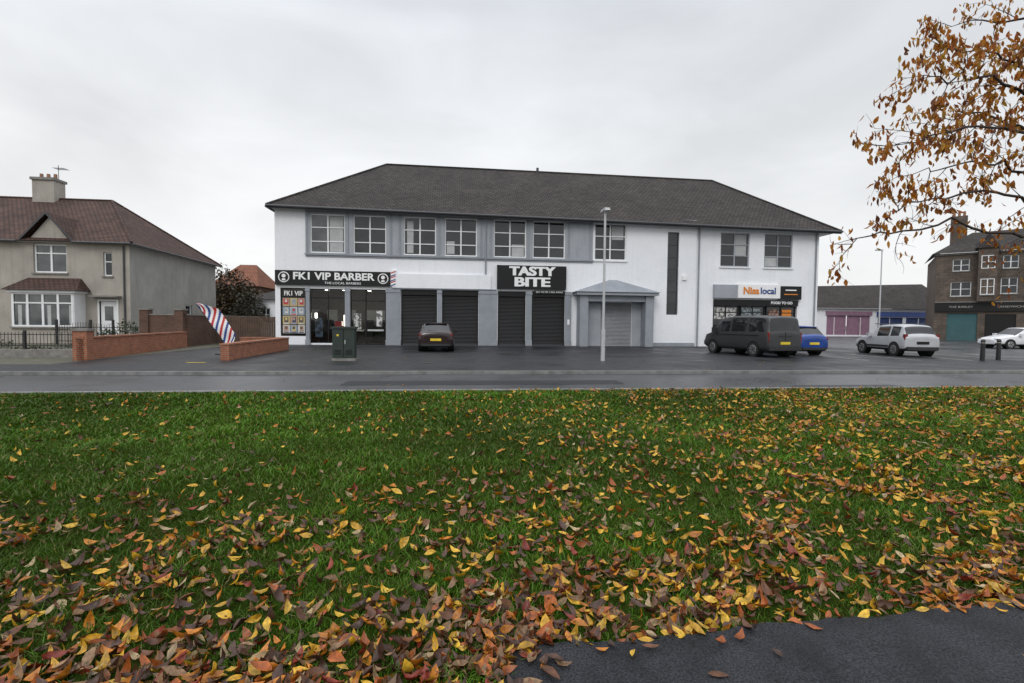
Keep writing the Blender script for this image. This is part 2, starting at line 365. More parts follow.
def leaf_np(pos,size,yaw,tilt,roll,curl,fold,col,narrow=.46):
    n=len(pos);t=np.array([-.1,.25,.5,.75,1.0]);ts=np.array([.22,.5,.78]);ws=np.array([.78,1,.62])
    tx=np.concatenate([t,ts,ts])-.5
    sy=np.concatenate([np.zeros(5),ws,-ws])*narrow*.5
    Xl=np.tile(tx,(n,1));Yl=np.tile(sy,(n,1))*rng.uniform(.65,1.25,(n,1))
    Yl=Yl+(Xl**2)*rng.normal(0,.35,(n,1))
    Zl=curl[:,None]*(Xl**2)*1.6+fold[:,None]*np.abs(Yl)+rng.normal(0,.022,(n,11))
    L=np.stack([Xl,Yl,Zl],-1)*size[:,None,None]
    cr,sr=np.cos(roll)[:,None],np.sin(roll)[:,None]
    x,y,z=L[...,0],L[...,1],L[...,2]
    y,z=y*cr-z*sr,y*sr+z*cr
    ct,st=np.cos(tilt)[:,None],np.sin(tilt)[:,None]
    x,z=x*ct-z*st,x*st+z*ct
    cy,sy_=np.cos(yaw)[:,None],np.sin(yaw)[:,None]
    x,y=x*cy-y*sy_,x*sy_+y*cy
    P=np.stack([x,y,z],-1)+pos[:,None,:]
    b=(np.arange(n)*11)[:,None]
    quads=np.array([[1,2,6,5],[2,3,7,6],[2,1,8,9],[3,2,9,10]]);tris=np.array([[0,1,5],[3,4,7],[1,0,8],[4,3,10]])
    Q=(b[:,:,None]+quads[None]).reshape(-1,4);T=(b[:,:,None]+tris[None]).reshape(-1,3)
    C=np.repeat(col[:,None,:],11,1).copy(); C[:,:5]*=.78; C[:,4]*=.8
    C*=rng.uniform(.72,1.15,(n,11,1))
    return P.reshape(-1,3),Q,T,C.reshape(-1,3)
pal=np.array([[.64,.35,.022],[.71,.43,.04],[.56,.20,.02],[.40,.105,.02],[.17,.067,.030],[.09,.042,.026],[.29,.17,.085],[.50,.37,.20],[.25,.037,.018]])
def pick(n,wts): return pal[rng.choice(len(pal),n,p=np.array(wts)/sum(wts))]*rng.uniform(.7,1.15,(n,1))
n=700000
x=rng.uniform(-14,17,n);y=rng.uniform(1.6,10.7,n)
k=(x<1.35*y+2)&(x>-1.15*y-1.5);x=x[k];y=y[k]
dens_c=700000/(31*9.1)
cl=(.5+.5*np.sin(x*1.7+2*np.sin(y*1.1))*np.cos(y*2.3+1.5*np.sin(x*1.3)))
cl2=(.5+.5*np.sin(x*4.1+2*np.sin(y*3.1))*np.cos(y*5.3+1.5*np.sin(x*3.3)))
q=x/y
rho=10+30*cl*cl2+1200*np.exp(-(y-1.9)/.64)*(.35+.65*cl+.3*cl2)+190*np.exp(-((y-3.4)/1.2)**2)*(.10+cl*cl2*1.7)+(32+175*cl*cl2)/(1+np.exp(-(q-.35)*5))
rho=rho*np.where((q<.1)&(y>4.5),.75,1)*np.where((q<-.2)&(y>5.5),.75,1)
rho=np.where(y<2.4,rho+500*np.exp(-((x-.35)/.25)**2),rho)
k=rng.random(len(x))<rho/dens_c; x=x[k];y=y[k];q=q[k]
op=on_path(x,y,.02)
edgeprob=np.exp(-np.abs(pedge(x)-y)/.05)*.3+.009+.5*np.exp(-np.abs(x-.3-.35*(y-2.2))/.07)
k=(~op)|(rng.random(len(x))<edgeprob); x=x[k];y=y[k];q=q[k];op=op[k]
# a few on the road and pavement
m_=260; xr=rng.uniform(-14,22,m_); yr=np.where(rng.random(m_)<.6,10.9+rng.exponential(.35,m_),rng.uniform(11,27,m_)); yr=np.clip(yr,10.95,29)
nl=len(x); x=np.concatenate([x,xr]);y=np.concatenate([y,yr]);q=x/y;op=np.concatenate([op,np.ones(m_,bool)])
n=len(x)
bright=pick(n,[5,4.5,4,1.8,1.2,.6,1,1.0,.7]); dull=pick(n,[.7,.6,1.6,2,4.5,5,2.5,.9,1.2])
pb=np.clip(.11+.145*(y-2)+.35*(q>.3)*(rng.random(n)),.1,.92)
isb=rng.random(n)<pb
col=np.where(isb[:,None],bright,dull)
size=rng.uniform(.04,.105,n)*np.where(y>6,1.05,1)
z=gh(x,y)*np.clip((10.76-y)/1.5,0,1)+np.where(isb,rng.uniform(.02,.055,n),rng.uniform(.008,.05,n)); z=np.where(op,.035+.35*gh(x,y)+.012,z)
z[nl:]=np.where(y[nl:]<15.1,-.085,.022)
fl=np.where(op,.12,1)
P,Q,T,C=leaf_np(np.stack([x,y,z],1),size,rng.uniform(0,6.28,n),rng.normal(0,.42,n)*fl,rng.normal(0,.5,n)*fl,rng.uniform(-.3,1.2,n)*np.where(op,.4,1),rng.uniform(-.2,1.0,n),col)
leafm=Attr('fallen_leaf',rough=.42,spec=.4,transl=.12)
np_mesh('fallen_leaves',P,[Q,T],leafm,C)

# ------------------------------------------------------------------ commercial building
F=31.4
bld=empty('commercial_building',(7,37.5,0))
def ez(x): return 8.5-(x+11.3)*.0125
up=[(-9.2,-7.1,5.75,8.15),(-6.6,-4.58,5.75,8.15),(-3.5,-1.47,5.75,8.15),(-.92,1.14,5.75,8.15),(2.22,4.33,5.75,8.15),(4.77,6.92,5.75,8.15)]
w7=(8.9,11.07,5.72,8.12);stair=(13.95,14.75,2.15,7.7);rw=[(17.78,19.88,5.5,7.8),(20.98,23.06,5.5,7.8)]
gops=[(-11.0,-9.45,.55,3.55),(-9.25,-7.1,.12,3.52),(-6.8,-4.6,.0,3.52),(-3.66,-1.39,0,3.54),(-1.08,1.25,0,3.54),(2.52,4.33,0,3.56),(4.75,6.94,0,3.58),(9.4,11.53,0,2.9)]
XR=25.05
b=MB()
b.wall(-11.3,15.98,0,8.55,F,up+[w7,stair]+gops,white)
b.wall(15.98,XR,0,8.2,F+.12,rw+[(17.34,23.55,0,2.85)],white)
b.face([(15.98,F,0),(15.98,F+.12,0),(15.98,F+.12,8.3),(15.98,F,8.3)],white)
b.face([(-11.3,F,0),(-11.3,F,8.5),(-11.3,43.6,8.5),(-11.3,43.6,0)],white)
b.face([(XR,F+.12,0),(XR,43.6,0),(XR,43.6,8.1),(XR,F+.12,8.1)],white)
b.face([(-11.3,43.6,0),(XR,43.6,0),(XR,43.6,8.1),(-11.3,43.6,8.1)],white)
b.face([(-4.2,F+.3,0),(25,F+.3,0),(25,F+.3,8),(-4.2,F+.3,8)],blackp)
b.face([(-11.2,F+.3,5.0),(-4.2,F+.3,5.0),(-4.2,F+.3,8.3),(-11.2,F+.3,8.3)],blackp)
b.box(12.8,15.98,F-.03,F,0,.25,greypaint)
b.build('walls',bld)
b=MB()
b.wall(-9.45,8.78,5.5,8.36,F-.05,up,greypanel,.05)
b.face([(-9.45,F-.05,5.5),(-9.45,F,5.5),(-9.45,F,8.36),(-9.45,F-.05,8.36)],greypanel)
b.face([(8.78,F-.05,5.5),(8.78,F,5.5),(8.78,F,8.36),(8.78,F-.05,8.36)],greypanel)
b.face([(-9.45,F-.05,5.5),(8.78,F-.05,5.5),(8.78,F,5.5),(-9.45,F,5.5)],greypanel)
for x in (-9.4,-6.95,-4.3,-3.75,-1.3,1.4,2.0,4.46,7.15,8.6):
    b.box(x-.05,x+.08,F-.09,F-.05,5.55,8.34,greypaint)
b.box(-9.5,8.83,F-.12,F-.05,5.6,5.7,greypaint)
b.build('window_band',bld)
b=MB()
for i,o in enumerate(up): b.window(*o,F,2,(.3,.66),gl=glassD2 if i in(0,) else glassD,w=.07,rec=.08)
b.window(*w7,F,2,(.3,.66),w=.07,rec=.08,sill=white_trim)
b.window(*stair,F,1,(.14,.28,.42,.56,.7,.85),fr=darkgrey,w=.05)
for o in rw: b.window(*o,F+.12,2,(.33,.66),w=.07,rec=.08,sill=white_trim,fr=greypanel)
for a,c,z0,z1 in((-8.05,-7.25,5.85,8.0),(-3.3,-2.9,5.9,7.9),(3.4,4.2,5.85,6.6),(10.1,10.9,7.1,8.0),(-.8,-.3,5.9,6.7)):
    b.face([(a,F+.126,z0),(c,F+.126,z0),(c,F+.126,z1),(a,F+.126,z1)],curtain)
for a,c,z0,z1 in((18.9,19.7,6.3,7.7),(21.1,22.0,5.6,6.3)):
    b.face([(a,F+.246,z0),(c,F+.246,z0),(c,F+.246,z1),(a,F+.246,z1)],curtain)
b.build('windows',bld)
b=MB()
x0,x1,y0,y1=-11.6,26.2,30.9,44.1
A=(x0,y0,ez(x0));B=(x1,y0,ez(x1));C_=(x1,y1,ez(x1));D=(x0,y1,ez(x0));R1=(-5.42,37.5,13.25);R2=(20.25,37.5,13.1)
b.face([A,B,R2,R1],tile);b.face([B,C_,R2],tile);b.face([C_,D,R1,R2],tile);b.face([D,A,R1],tile)
b.face([(x0,y0,ez(x0)-.04),(x0,y1,ez(x0)-.04),(x1,y1,ez(x1)-.04),(x1,y0,ez(x1)-.04)],white_trim)
b.build('roof',bld)
b=MB()
for p,q_ in((R1,R2),(A,R1),(B,R2)): b.cyl(p,q_,.09,.09,tile,6)
n=46
for i in range(n):
    xa=x0+(x1-x0)*i/n;xb=x0+(x1-x0)*(i+1)/n
    b.face([(xa,y0-.02,ez(xa)-.2),(xb,y0-.02,ez(xb)-.2),(xb,y0-.02,ez(xb)+.0),(xa,y0-.02,ez(xa)+.0)],darkgrey)
b.cyl((x0,y0-.09,ez(x0)-.06),(x1,y0-.09,ez(x1)-.06),.075,.075,darkgrey,8)
b.cyl((x0-.02,y0,ez(x0)-.1),(x0-.02,y1,ez(x0)-.1),.07,.07,darkgrey,8)
b.cyl((16.2,F+.02,0),(16.2,F+.02,8.1),.055,.055,greypaint,8)
b.cyl((1.7,F-.12,4.6),(1.7,F-.12,8.3),.05,.05,greypaint,8)
b.cyl((24.8,F+.04,0),(24.8,F+.04,8.0),.05,.05,greypaint,8)
b.build('gutters_and_ridge',bld)
b=MB()
b.box(-11.25,-4.29,F-.18,F,3.72,4.62,blackp)
b.box(-4.2,2.05,F-.14,F,3.66,4.55,white)
b.box(-4.2,2.4,F-.17,F-.0,3.6,3.655,greypaint)
b.box(2.44,6.98,F-.22,F,3.70,5.22,blackp)
b.box(4.9,6.9,F-.10,F-.02,3.42,3.64,blackp)
b.box(17.3,19.0,F-.08,F+.1,3.34,4.25,greypanel);b.box(19.0,22.1,F-.10,F+.1,3.36,4.28,signtxt);b.box(22.1,23.7,F-.08,F+.1,3.3,4.22,blackp)
for a,c in((-9.46,-9.24),(-7.1,-6.8),(-4.58,-3.7),(-1.37,-1.1),(1.27,2.46),(4.35,4.73),(6.96,7.35)):
    b.box(a,c,F-.13,F,0,3.58,greypaint); b.box(a-.03,c+.03,F-.16,F,0,.35,greypaint); b.box(a-.03,c+.03,F-.16,F,3.35,3.5,greypaint)
b.build('shop_fascia',bld)
b=MB()
for a,c in((-3.66,-1.39),(-1.08,1.25),(2.52,4.33),(4.75,6.94)):
    b.face([(a,F+.06,0),(c,F+.06,0),(c,F+.06,3.6),(a,F+.06,3.6)],shutterB); b.box(a,c,F+.0,F+.058,3.22,3.56,blackp)
    b.box(a,a+.07,F+.0,F+.058,0,3.22,blackp);b.box(c-.07,c,F+.0,F+.058,0,3.22,blackp);b.box(a+.07,c-.07,F+.02,F+.058,0,.1,darkgrey)
b.face([(9.4,F+.1,0),(11.53,F+.1,0),(11.53,F+.1,2.9),(9.4,F+.1,2.9)],shutterG)
b.box(7.1,7.24,F-.2,F-.131,1.4,1.75,signtxt)
b.build('roller_shutters',bld)
b=MB()
b.box(7.75,8.3,30.5,F,0,3.35,greypaint);b.box(12.15,12.7,30.5,F,0,3.35,greypaint)
b.box(8.3,12.15,30.62,F,2.95,3.35,greypaint)
b.box(8.3,9.38,F-.06,F,0,2.95,greypanel);b.box(11.55,12.15,F-.06,F,0,2.95,greypanel)
b.box(7.5,12.95,30.3,F,3.35,3.55,greypanel)
P1=(7.4,30.2,3.55);P2=(13.05,30.2,3.55);P3=(13.05,F,3.55);P4=(7.4,F,3.55);T1=(9.95,F,4.42);T2=(10.45,F,4.42)
b.face([P1,P2,T2,T1],greypaint);b.face([P2,P3,T2],greypaint);b.face([P4,P1,T1],greypaint)
b.build('portico',bld)
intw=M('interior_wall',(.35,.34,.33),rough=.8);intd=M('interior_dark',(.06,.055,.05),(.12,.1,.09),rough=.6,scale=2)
lit=Emit('ceiling_light',(1,.93,.8),14)
b=MB()
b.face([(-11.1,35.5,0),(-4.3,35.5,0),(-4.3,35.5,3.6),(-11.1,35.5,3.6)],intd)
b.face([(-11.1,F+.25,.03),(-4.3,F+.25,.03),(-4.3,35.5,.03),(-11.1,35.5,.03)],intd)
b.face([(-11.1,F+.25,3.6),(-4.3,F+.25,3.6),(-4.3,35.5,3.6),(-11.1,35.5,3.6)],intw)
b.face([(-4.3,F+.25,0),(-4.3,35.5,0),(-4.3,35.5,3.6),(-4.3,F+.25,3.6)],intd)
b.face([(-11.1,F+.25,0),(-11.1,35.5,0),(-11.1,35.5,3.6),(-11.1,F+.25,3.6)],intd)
for x in(-10.2,-8.9,-7.6,-6.2,-5.1):
    b.box(x-.35,x+.35,35.40,35.46,1.2,2.3,curtain); b.box(x-.3,x+.3,34.2,34.8,.4,.9,blackp); b.box(x-.25,x+.25,34.75,34.9,.9,1.6,blackp)
b.box(-11,-4.4,35.0,35.4,.8,.9,white_trim)
b.box(-8.9,-8.4,32.3,32.8,0,1.1,blackp);b.box(-7.9,-7.5,32.1,32.5,0,1.5,redm)
b.build('shop_interior',bld)
b=MB()
for x in(-8.6,-7.5,-5.9): b.box(x-.06,x+.06,32.2,33.2,3.52,3.56,lit)
b.box(-9.1,-9.0,32.0,32.1,1.7,2.0,lit);b.box(-7.45,-7.4,32.6,32.7,1.2,1.9,lit)
b.build('shop_lights',bld)
b=MB()
def shopwin(x0,x1,z0,z1,cols,rows):
    b.face([(x0,F+.12,z0),(x1,F+.12,z0),(x1,F+.12,z1),(x0,F+.12,z1)],glassT)
    w=.06
    b.box(x0,x0+w,F+.07,F+.17,z0,z1,blackp);b.box(x1-w,x1,F+.07,F+.17,z0,z1,blackp);b.box(x0+w,x1-w,F+.07,F+.17,z0,z0+w,blackp);b.box(x0+w,x1-w,F+.07,F+.17,z1-w,z1,blackp)
    for c in cols: b.box(c-w/2,c+w/2,F+.075,F+.165,z0+w,z1-w,blackp)
    for r in rows: b.box(x0+w,x1-w,F+.08,F+.16,r-w/2,r+w/2,blackp)
shopwin(-11.0,-9.45,.55,3.55,[],[3.0]);shopwin(-9.25,-7.1,.12,3.52,[-8.15],[2.95]);shopwin(-6.8,-4.6,.02,3.52,[-5.85],[2.8])
b.box(-5.75,-4.75,F+.04,F+.068,.9,1.0,gmetal)
b.build('shop_windows',bld)
b=MB()
pc=[M('poster_%d'%i,c,tuple(max(0,x*.2) for x in c),rough=.3,scale=4+i,fac=(.47,.53),detail=3) for i,c in enumerate([(.6,.6,.6),(.15,.2,.3),(.5,.5,.48),(.35,.2,.15),(.25,.3,.32)])]
flat=[M('poster_ink_%d'%i,c,rough=.3,scale=7) for i,c in enumerate([(.6,.6,.58),(.05,.07,.12),(.45,.30,.22),(.5,.05,.05),(.25,.33,.42),(.12,.09,.08),(.55,.45,.2),(.35,.35,.37)])]
k=0
for i in range(3):
    for j in range(4):
        xa=-10.9+i*.45;za=.72+j*.56
        b.box(xa,xa+.42,F+.09,F+.115,za,za+.52,flat[(k*5+j)%8]);b.box(xa+.06+.03*(k%3),xa+.34,F+.084,F+.089,za+.12,za+.46,flat[(k*3+2)%8]);b.box(xa+.14,xa+.28,F+.08,F+.083,za+.26,za+.42,flat[(k+5)%8]);b.box(xa+.05,xa+.37,F+.08,F+.083,za+.03,za+.09,flat[(k*7+1)%8]);k+=1
b.box(-8.95,-8.5,F+.125,F+.13,.5,1.7,pc[1]);b.box(-5.2,-4.85,F+.1,F+.11,1.2,2.2,pc[0]);b.box(-6.6,-6.15,F+.1,F+.11,1.0,2.0,pc[2])
b.build('posters',bld)
text(bld,'poster_text','FK1 VIP',-10.25,3.2,F+.06,.4,signtxt,1.1,.01)
text(bld,'barber_sign_text','FK1 VIP BARBER',-7.75,4.26,F-.2,.72,signtxt,4.9,.022,height=.46)
text(bld,'barber_sign_subtext','THE LOCAL BARBERS',-7.2,3.86,F-.2,.2,signtxt,2.2)
b=MB()
for cx in(-10.72,-4.75):
    b.cyl((cx,F-.2,4.2),(cx,F-.185,4.2),.33,.33,signtxt,24);b.cyl((cx,F-.21,4.2),(cx,F-.2,4.2),.27,.27,blackp,24)
    b.cyl((cx,F-.22,4.27),(cx,F-.21,4.27),.12,.12,signtxt,14);b.box(cx-.1,cx+.1,F-.218,F-.211,3.98,4.1,signtxt)
for i in range(9):
    z=3.72+i*.1
    b.face([(-4.28,F-.17,z),(-3.98,F-.17,z+.12),(-3.98,F-.17,z+.19),(-4.28,F-.17,z+.07)],[bluetx,signtxt,redm][i%3])
b.box(-4.3,-3.96,F-.165,F,3.72,4.75,signtxt)
b.build('barber_sign_badges',bld)
text(bld,'takeaway_sign_text_top','TASTY',4.72,4.83,F-.24,.72,signtxt,3.0,.022,height=.60)
text(bld,'takeaway_sign_text_bottom','BITE',4.72,4.13,F-.24,.72,signtxt,2.3,.018,height=.60)
for dx in(-.03,.03):
    text(bld,'takeaway_sign_weight','TASTY',4.72+dx,4.83,F-.237+dx*.05,.72,signtxt,3.0,.022,height=.60)
    text(bld,'takeaway_sign_weight','BITE',4.72+dx,4.13,F-.237+dx*.05,.72,signtxt,2.3,.018,height=.60)
text(bld,'takeaway_sign_subtext','EAT IN OR TAKE AWAY',5.9,3.53,F-.12,.17,signtxt,1.8)
text(bld,'store_sign_text','Nisa',19.95,3.85,F-.12,.66,orange,1.15,.02);text(bld,'store_sign_text_b','local',21.2,3.85,F-.12,.62,bluetx,1.1,.01)
text(bld,'store_food_text','FOOD TO GO',22.3,3.05,F-.0,.24,signtxt,1.6,.008)
b=MB()
b.box(22.4,23.4,F-.1,F-.08,3.62,3.68,orange);b.box(22.5,23.3,F-.1,F-.08,3.9,3.98,signtxt)
G=F+.12
b.box(17.34,23.55,G-.1,G-.01,2.86,3.25,blackp)
for a,c in((17.34,19.3),(19.4,21.2),(21.3,23.5)): b.window(a,c,.5,2.84,G,2,(.8,),fr=blackp,gl=glassD,w=.07)
b.box(17.34,23.55,G+.0,G+.1,0,.5,greypaint)
b.box(17.5,19.1,G+.12,G+.135,1.9,2.7,pc[2]);b.box(22.5,23.2,G+.12,G+.135,2.1,2.6,orange);b.box(21.5,22.3,G+.12,G+.135,1.9,2.6,pc[3])
b.box(19.5,20.9,G+.12,G+.135,2.1,2.7,pc[4])
b.build('store_front',bld)
b=MB();b.box(15.0,15.3,F-.1,F,4.5,4.8,signtxt);b.cyl((6.0,37.5,13.1),(6.0,37.5,13.5),.1,.1,darkgrey,8);b.build('wall_boxes',bld)

# ------------------------------------------------------------------ left house
hs=empty('semi_detached_house',(-29,38,0))
hy=33.0;hx=-20.6;hb=43.8
b=MB()
ops=[(-26.08,-24.21,4.33,6.1),(-22.12,-21.62,4.2,5.68),(-22.4,-21.4,.3,2.62),(-35,-33.2,4.3,6.0)]
b.wall(-42,hx,0,6.35,hy,ops,harl)
b.build('front_wall',hs)
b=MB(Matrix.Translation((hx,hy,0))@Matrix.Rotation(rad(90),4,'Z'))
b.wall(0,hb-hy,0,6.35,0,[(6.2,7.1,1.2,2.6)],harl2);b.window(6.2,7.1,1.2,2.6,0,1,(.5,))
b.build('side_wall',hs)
b=MB();b.face([(-42,hb,0),(hx,hb,0),(hx,hb,6.3),(-42,hb,6.3)],harl)
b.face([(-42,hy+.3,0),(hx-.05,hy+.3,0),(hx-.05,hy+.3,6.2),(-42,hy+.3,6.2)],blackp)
b.build('back_wall',hs)
b=MB()
o=.35
E1=(hx+o,hy-o,6.25);E2=(hx+o,hb+o,6.1);K=(-24.9,38.2,10.0);K2=(-44,38.2,10.0);E0=(-44,hy-o,6.25);E3=(-44,hb+o,6.1)
b.face([E0,E1,K,K2],tileR);b.face([E1,E2,K],tileR);b.face([E2,E3,K2,K],tileR)
b.face([(-44,hy-o,6.2),(-44,hb+o,6.05),(hx+o,hb+o,6.05),(hx+o,hy-o,6.2)],white_trim)
for p,q_ in((K2,K),(E1,K),(E2,K)): b.cyl(p,q_,.1,.1,tileR,6)
gx0,gx1,gp=-26.7,-23.6,-25.12
b.face([(gx0+.3,hy-.03,6.2),(gx1-.3,hy-.03,6.2),(gp,hy-.03,7.75)],harl)
yb=35.6
b.face([(gx0,hy-.3,6.25),(gp,hy-.3,8.0),(gp,yb,8.0),(gx0,hy,6.25)],tileR);b.face([(gp,hy-.3,8.0),(gx1,hy-.3,6.25),(gx1,hy,6.25),(gp,yb,8.0)],tileR)
b.face([(gx0,hy-.31,6.15),(gx0,hy-.31,6.3),(gp,hy-.31,8.03),(gp,hy-.31,7.88)],darkgrey);b.face([(gx1,hy-.31,6.15),(gp,hy-.31,7.88),(gp,hy-.31,8.03),(gx1,hy-.31,6.3)],darkgrey)
b.build('roof',hs)
b=MB()
b.cyl((-44,hy-o-.06,6.2),(gx0,hy-o-.06,6.2),.06,.06,darkgrey,8);b.cyl((gx1,hy-o-.06,6.2),(hx+o,hy-o-.06,6.2),.06,.06,darkgrey,8);b.cyl((hx+o+.05,hy-o,6.18),(hx+o+.05,hb+o,6.03),.06,.06,darkgrey,8)
b.cyl((-20.9,hy-.07,0),(-20.9,hy-.07,6.1),.05,.05,darkgrey,8);b.cyl((-29.2,hy-.07,0),(-29.2,hy-.07,6.1),.05,.05,darkgrey,8)
b.build('gutters',hs)
b=MB()
b.box(-29.75,-28.35,37.7,38.7,9,11.2,harl);b.box(-29.82,-28.28,37.6,38.8,11.2,11.38,cope)
for x in(-29.5,-29.05,-28.6): b.cyl((x,38.2,11.38),(x,38.2,11.75),.12,.10,potm,8)
b.cyl((-28.4,38.2,11),(-28.4,38.2,12.4),.02,.02,ironm,5)
for i in range(5): b.box(-28.8,-28.0,38.19+i*.12,38.2+i*.12,12.2,12.22,ironm)
b.build('chimney',hs)
b=MB()
b.window(-26.08,-24.21,4.33,6.1,hy,2,(.68,),w=.09,sill=cope,gl=glassD2);b.window(-22.12,-21.62,4.2,5.68,hy,1,(.6,),w=.07,sill=cope);b.window(-35,-33.2,4.3,6.0,hy,2,(.68,),w=.09)
b.build('windows',hs)
b=MB()
b.box(-26.7,-23.15,32.1,hy,0,1.0,harl)
b.window(-26.6,-23.25,1.0,3.05,32.05,4,(.7,),w=.1,rec=.02,sill=cope,gl=glassD2)
b.box(-26.65,-26.5,32.1,hy,1.0,3.05,white_trim);b.box(-23.35,-23.2,32.1,hy,1.0,3.05,white_trim)
b.box(-26.8,-23.05,31.95,hy,3.05,3.2,white_trim)
b.face([(-27,31.8,3.2),(-22.85,31.8,3.2),(-23.4,hy-.01,4.0),(-26.4,hy-.01,4.0)],tileR);b.face([(-22.85,31.8,3.2),(-22.85,hy,3.2),(-23.4,hy-.01,4.0)],tileR);b.face([(-27,hy,3.2),(-27,31.8,3.2),(-26.4,hy-.01,4.0)],tileR)
for i in (0,1,4,7):
    x=-26.3+i*.4; b.box(x,x+.2,32.113,32.118,1.1,2.3,curtain)
b.build('bay_window',hs)
b=MB()
b.box(-22.5,-22.4,hy-.03,hy+.1,.3,2.72,white_trim);b.box(-21.4,-21.3,hy-.03,hy+.1,.3,2.72,white_trim);b.box(-22.4,-21.4,hy-.03,hy+.1,2.62,2.72,white_trim)
b.box(-22.38,-21.42,hy+.08,hy+.14,.3,2.6,white_trim);b.box(-22.15,-21.65,hy+.07,hy+.079,1.4,2.3,glassD2);b.box(-22.0,-21.8,hy+.07,hy+.079,1.15,1.2,gmetal)
b.box(-22.7,-21.1,32.2,hy-.03,0,.28,cope);b.box(-22.9,-20.9,31.8,32.2,0,.14,cope)
b.box(-22.7,-21.1,hy-.5,hy,2.85,2.95,cope)
b.build('front_door',hs)

def wallseg(name,x0,y0,x1,y1,h,m,th=.24,cp=True,piers=()):
    L=math.hypot(x1-x0,y1-y0);a=math.atan2(y1-y0,x1-x0)
    b=MB(Matrix.Translation((x0,y0,0))@Matrix.Rotation(a,4,'Z'))
    b.box(0,L,-th/2,th/2,0,h,m)
    if cp: b.box(-.02,L+.02,-th/2-.03,th/2+.03,h,h+.06,cope if m is not brickR else brickR)
    for p in piers:
        b.box(p-.22,p+.22,-.22,.22,0,h+.28,m);b.box(p-.26,p+.26,-.26,.26,h+.28,h+.36,cope)
    return b.build(name)
wallseg('brick_boundary_wall',-13.66,19.1,-15.05,28.5,.80,brickR,piers=(.22,))
wallseg('brick_garden_wall',-17.4,28.8,-15.2,28.8,1.75,brickB,piers=(.2,2.0,))
wallseg('brick_garden_wall',-15.2,28.9,-16.4,42,1.75,brickB)
wallseg('low_brick_wall',-8.75,19.2,-9.0,26.4,.58,brickR,th=.3)
wallseg('low_brick_wall',-11.2,26.4,-9.1,26.4,.58,brickR,th=.3)
b=MB()
for i in range(27): b.box(-15.1+i*.14,-14.98+i*.14,31.9,31.93,0.05,1.75+.03*math.sin(i),timber)
b.box(-15.1,-11.35,31.94,32.0,.4,.5,timber);b.box(-15.1,-11.35,31.94,32.0,1.4,1.5,timber);b.build('timber_gate')
b=MB()
for i in range(130):
    x=-30.5+i*.125; b.cyl((x,20.6,.38),(x,20.6,.98),.010,.010,ironm,5,False)
b.box(-30.5,-14.2,20.585,20.615,.88,.91,ironm);b.box(-30.5,-14.2,20.585,20.615,.45,.48,ironm)
for i in range(8): b.box(-30.5+i*2.3,-30.43+i*2.3,20.56,20.64,.25,1.05,ironm)
b.build('iron_railing')
wallseg('railing_plinth_wall',-30.5,20.6,-14.0,20.6,.32,cope,cp=False)
b=MB()
for i in range(40):
    x=-23.0+i*.14; b.cyl((x,30.5,.1),(x,30.5,1.15+.15*math.sin(i*.16)),.012,.012,ironm,5,False)
b.box(-23,-17.4,30.48,30.52,1.0,1.04,ironm);b.box(-23,-17.4,30.48,30.52,.2,.24,ironm)
for x in(-23,-21.2,-20,-17.5): b.box(x-.05,x+.05,30.45,30.55,0,1.45,ironm)
b.build('garden_gate')

def foliage(name,blobs,n,size,c1,c2,trunk=None):
    P=[]
    for (cx,cy,cz,rx,ry,rz) in blobs:
        m=int(n/len(blobs)); d=rng.normal(size=(m,3));d/=np.linalg.norm(d,axis=1)[:,None]; r=rng.uniform(.35,1.08,m)**.6
        r*=1+.22*np.sin(d[:,0]*7+cx)*np.sin(d[:,2]*6+cy)
        P.append(np.array([cx,cy,cz])+d*r[:,None]*np.array([rx,ry,rz]))
    P=np.concatenate(P);P=P[P[:,2]>.05];k=len(P)
    t=rng.random((k,1));shade=.6+.6*rng.random((k,1))
    col=(np.array(c1)*(1-t)+np.array(c2)*t)*shade
    V,Q,T,C=leaf_np(P,rng.uniform(.6,1.3,k)*size,rng.uniform(0,6.28,k),rng.uniform(-1.2,1.2,k),rng.uniform(-1,1,k),rng.uniform(0,.6,k),rng.uniform(0,.4,k),col,.7)
    o=np_mesh(name+'_foliage' if trunk else name,V,[Q,T],leafm,C)
    if trunk:
        x,y,h,r=trunk;b=MB();b.cyl((x,y,0),(x+.1,y,h),r,r*.5,bark,8)
        for i in range(6):
            a=i*1.05;b.cyl((x+.05,y,h*(.5+.08*i)),(x+math.cos(a)*h*.3,y+math.sin(a)*h*.3,h*(.9+.06*i)),r*.35,r*.08,bark,5)
        t_=b.build(name); adopt(o,t_); o.name='crown'
    return o
foliage('autumn_tree',[(-24.5,55,4.5,2.2,2,2.6),(-23.0,55,3.2,1.8,2,2.2),(-25.5,55.5,3,1.8,2,2.5)],5000,.28,(.05,.045,.02),(.10,.06,.025),(-24.3,55,4,.2))
foliage('shrub',[(-18.5,45,2.2,1.3,1.2,1.8)],1800,.2,(.03,.04,.02),(.07,.055,.03))
foliage('shrub',[(-18.8,29.9,.7,.5,.5,.8),(-19.9,30,.5,.5,.5,.5)],900,.1,(.03,.05,.02),(.06,.08,.03))
foliage('hedge',[(-28+i*1.3,22.2,.2,.7,.4,.25+.15*math.sin(i*2.1)) for i in range(10)],3000,.08,(.03,.05,.02),(.09,.08,.03))
foliage('distant_trees',[(-60+i*6,110+5*math.sin(i*3),3,4,3,3.5+1.5*math.sin(i*1.7)) for i in range(8)],5000,.7,(.04,.035,.02),(.07,.05,.025))
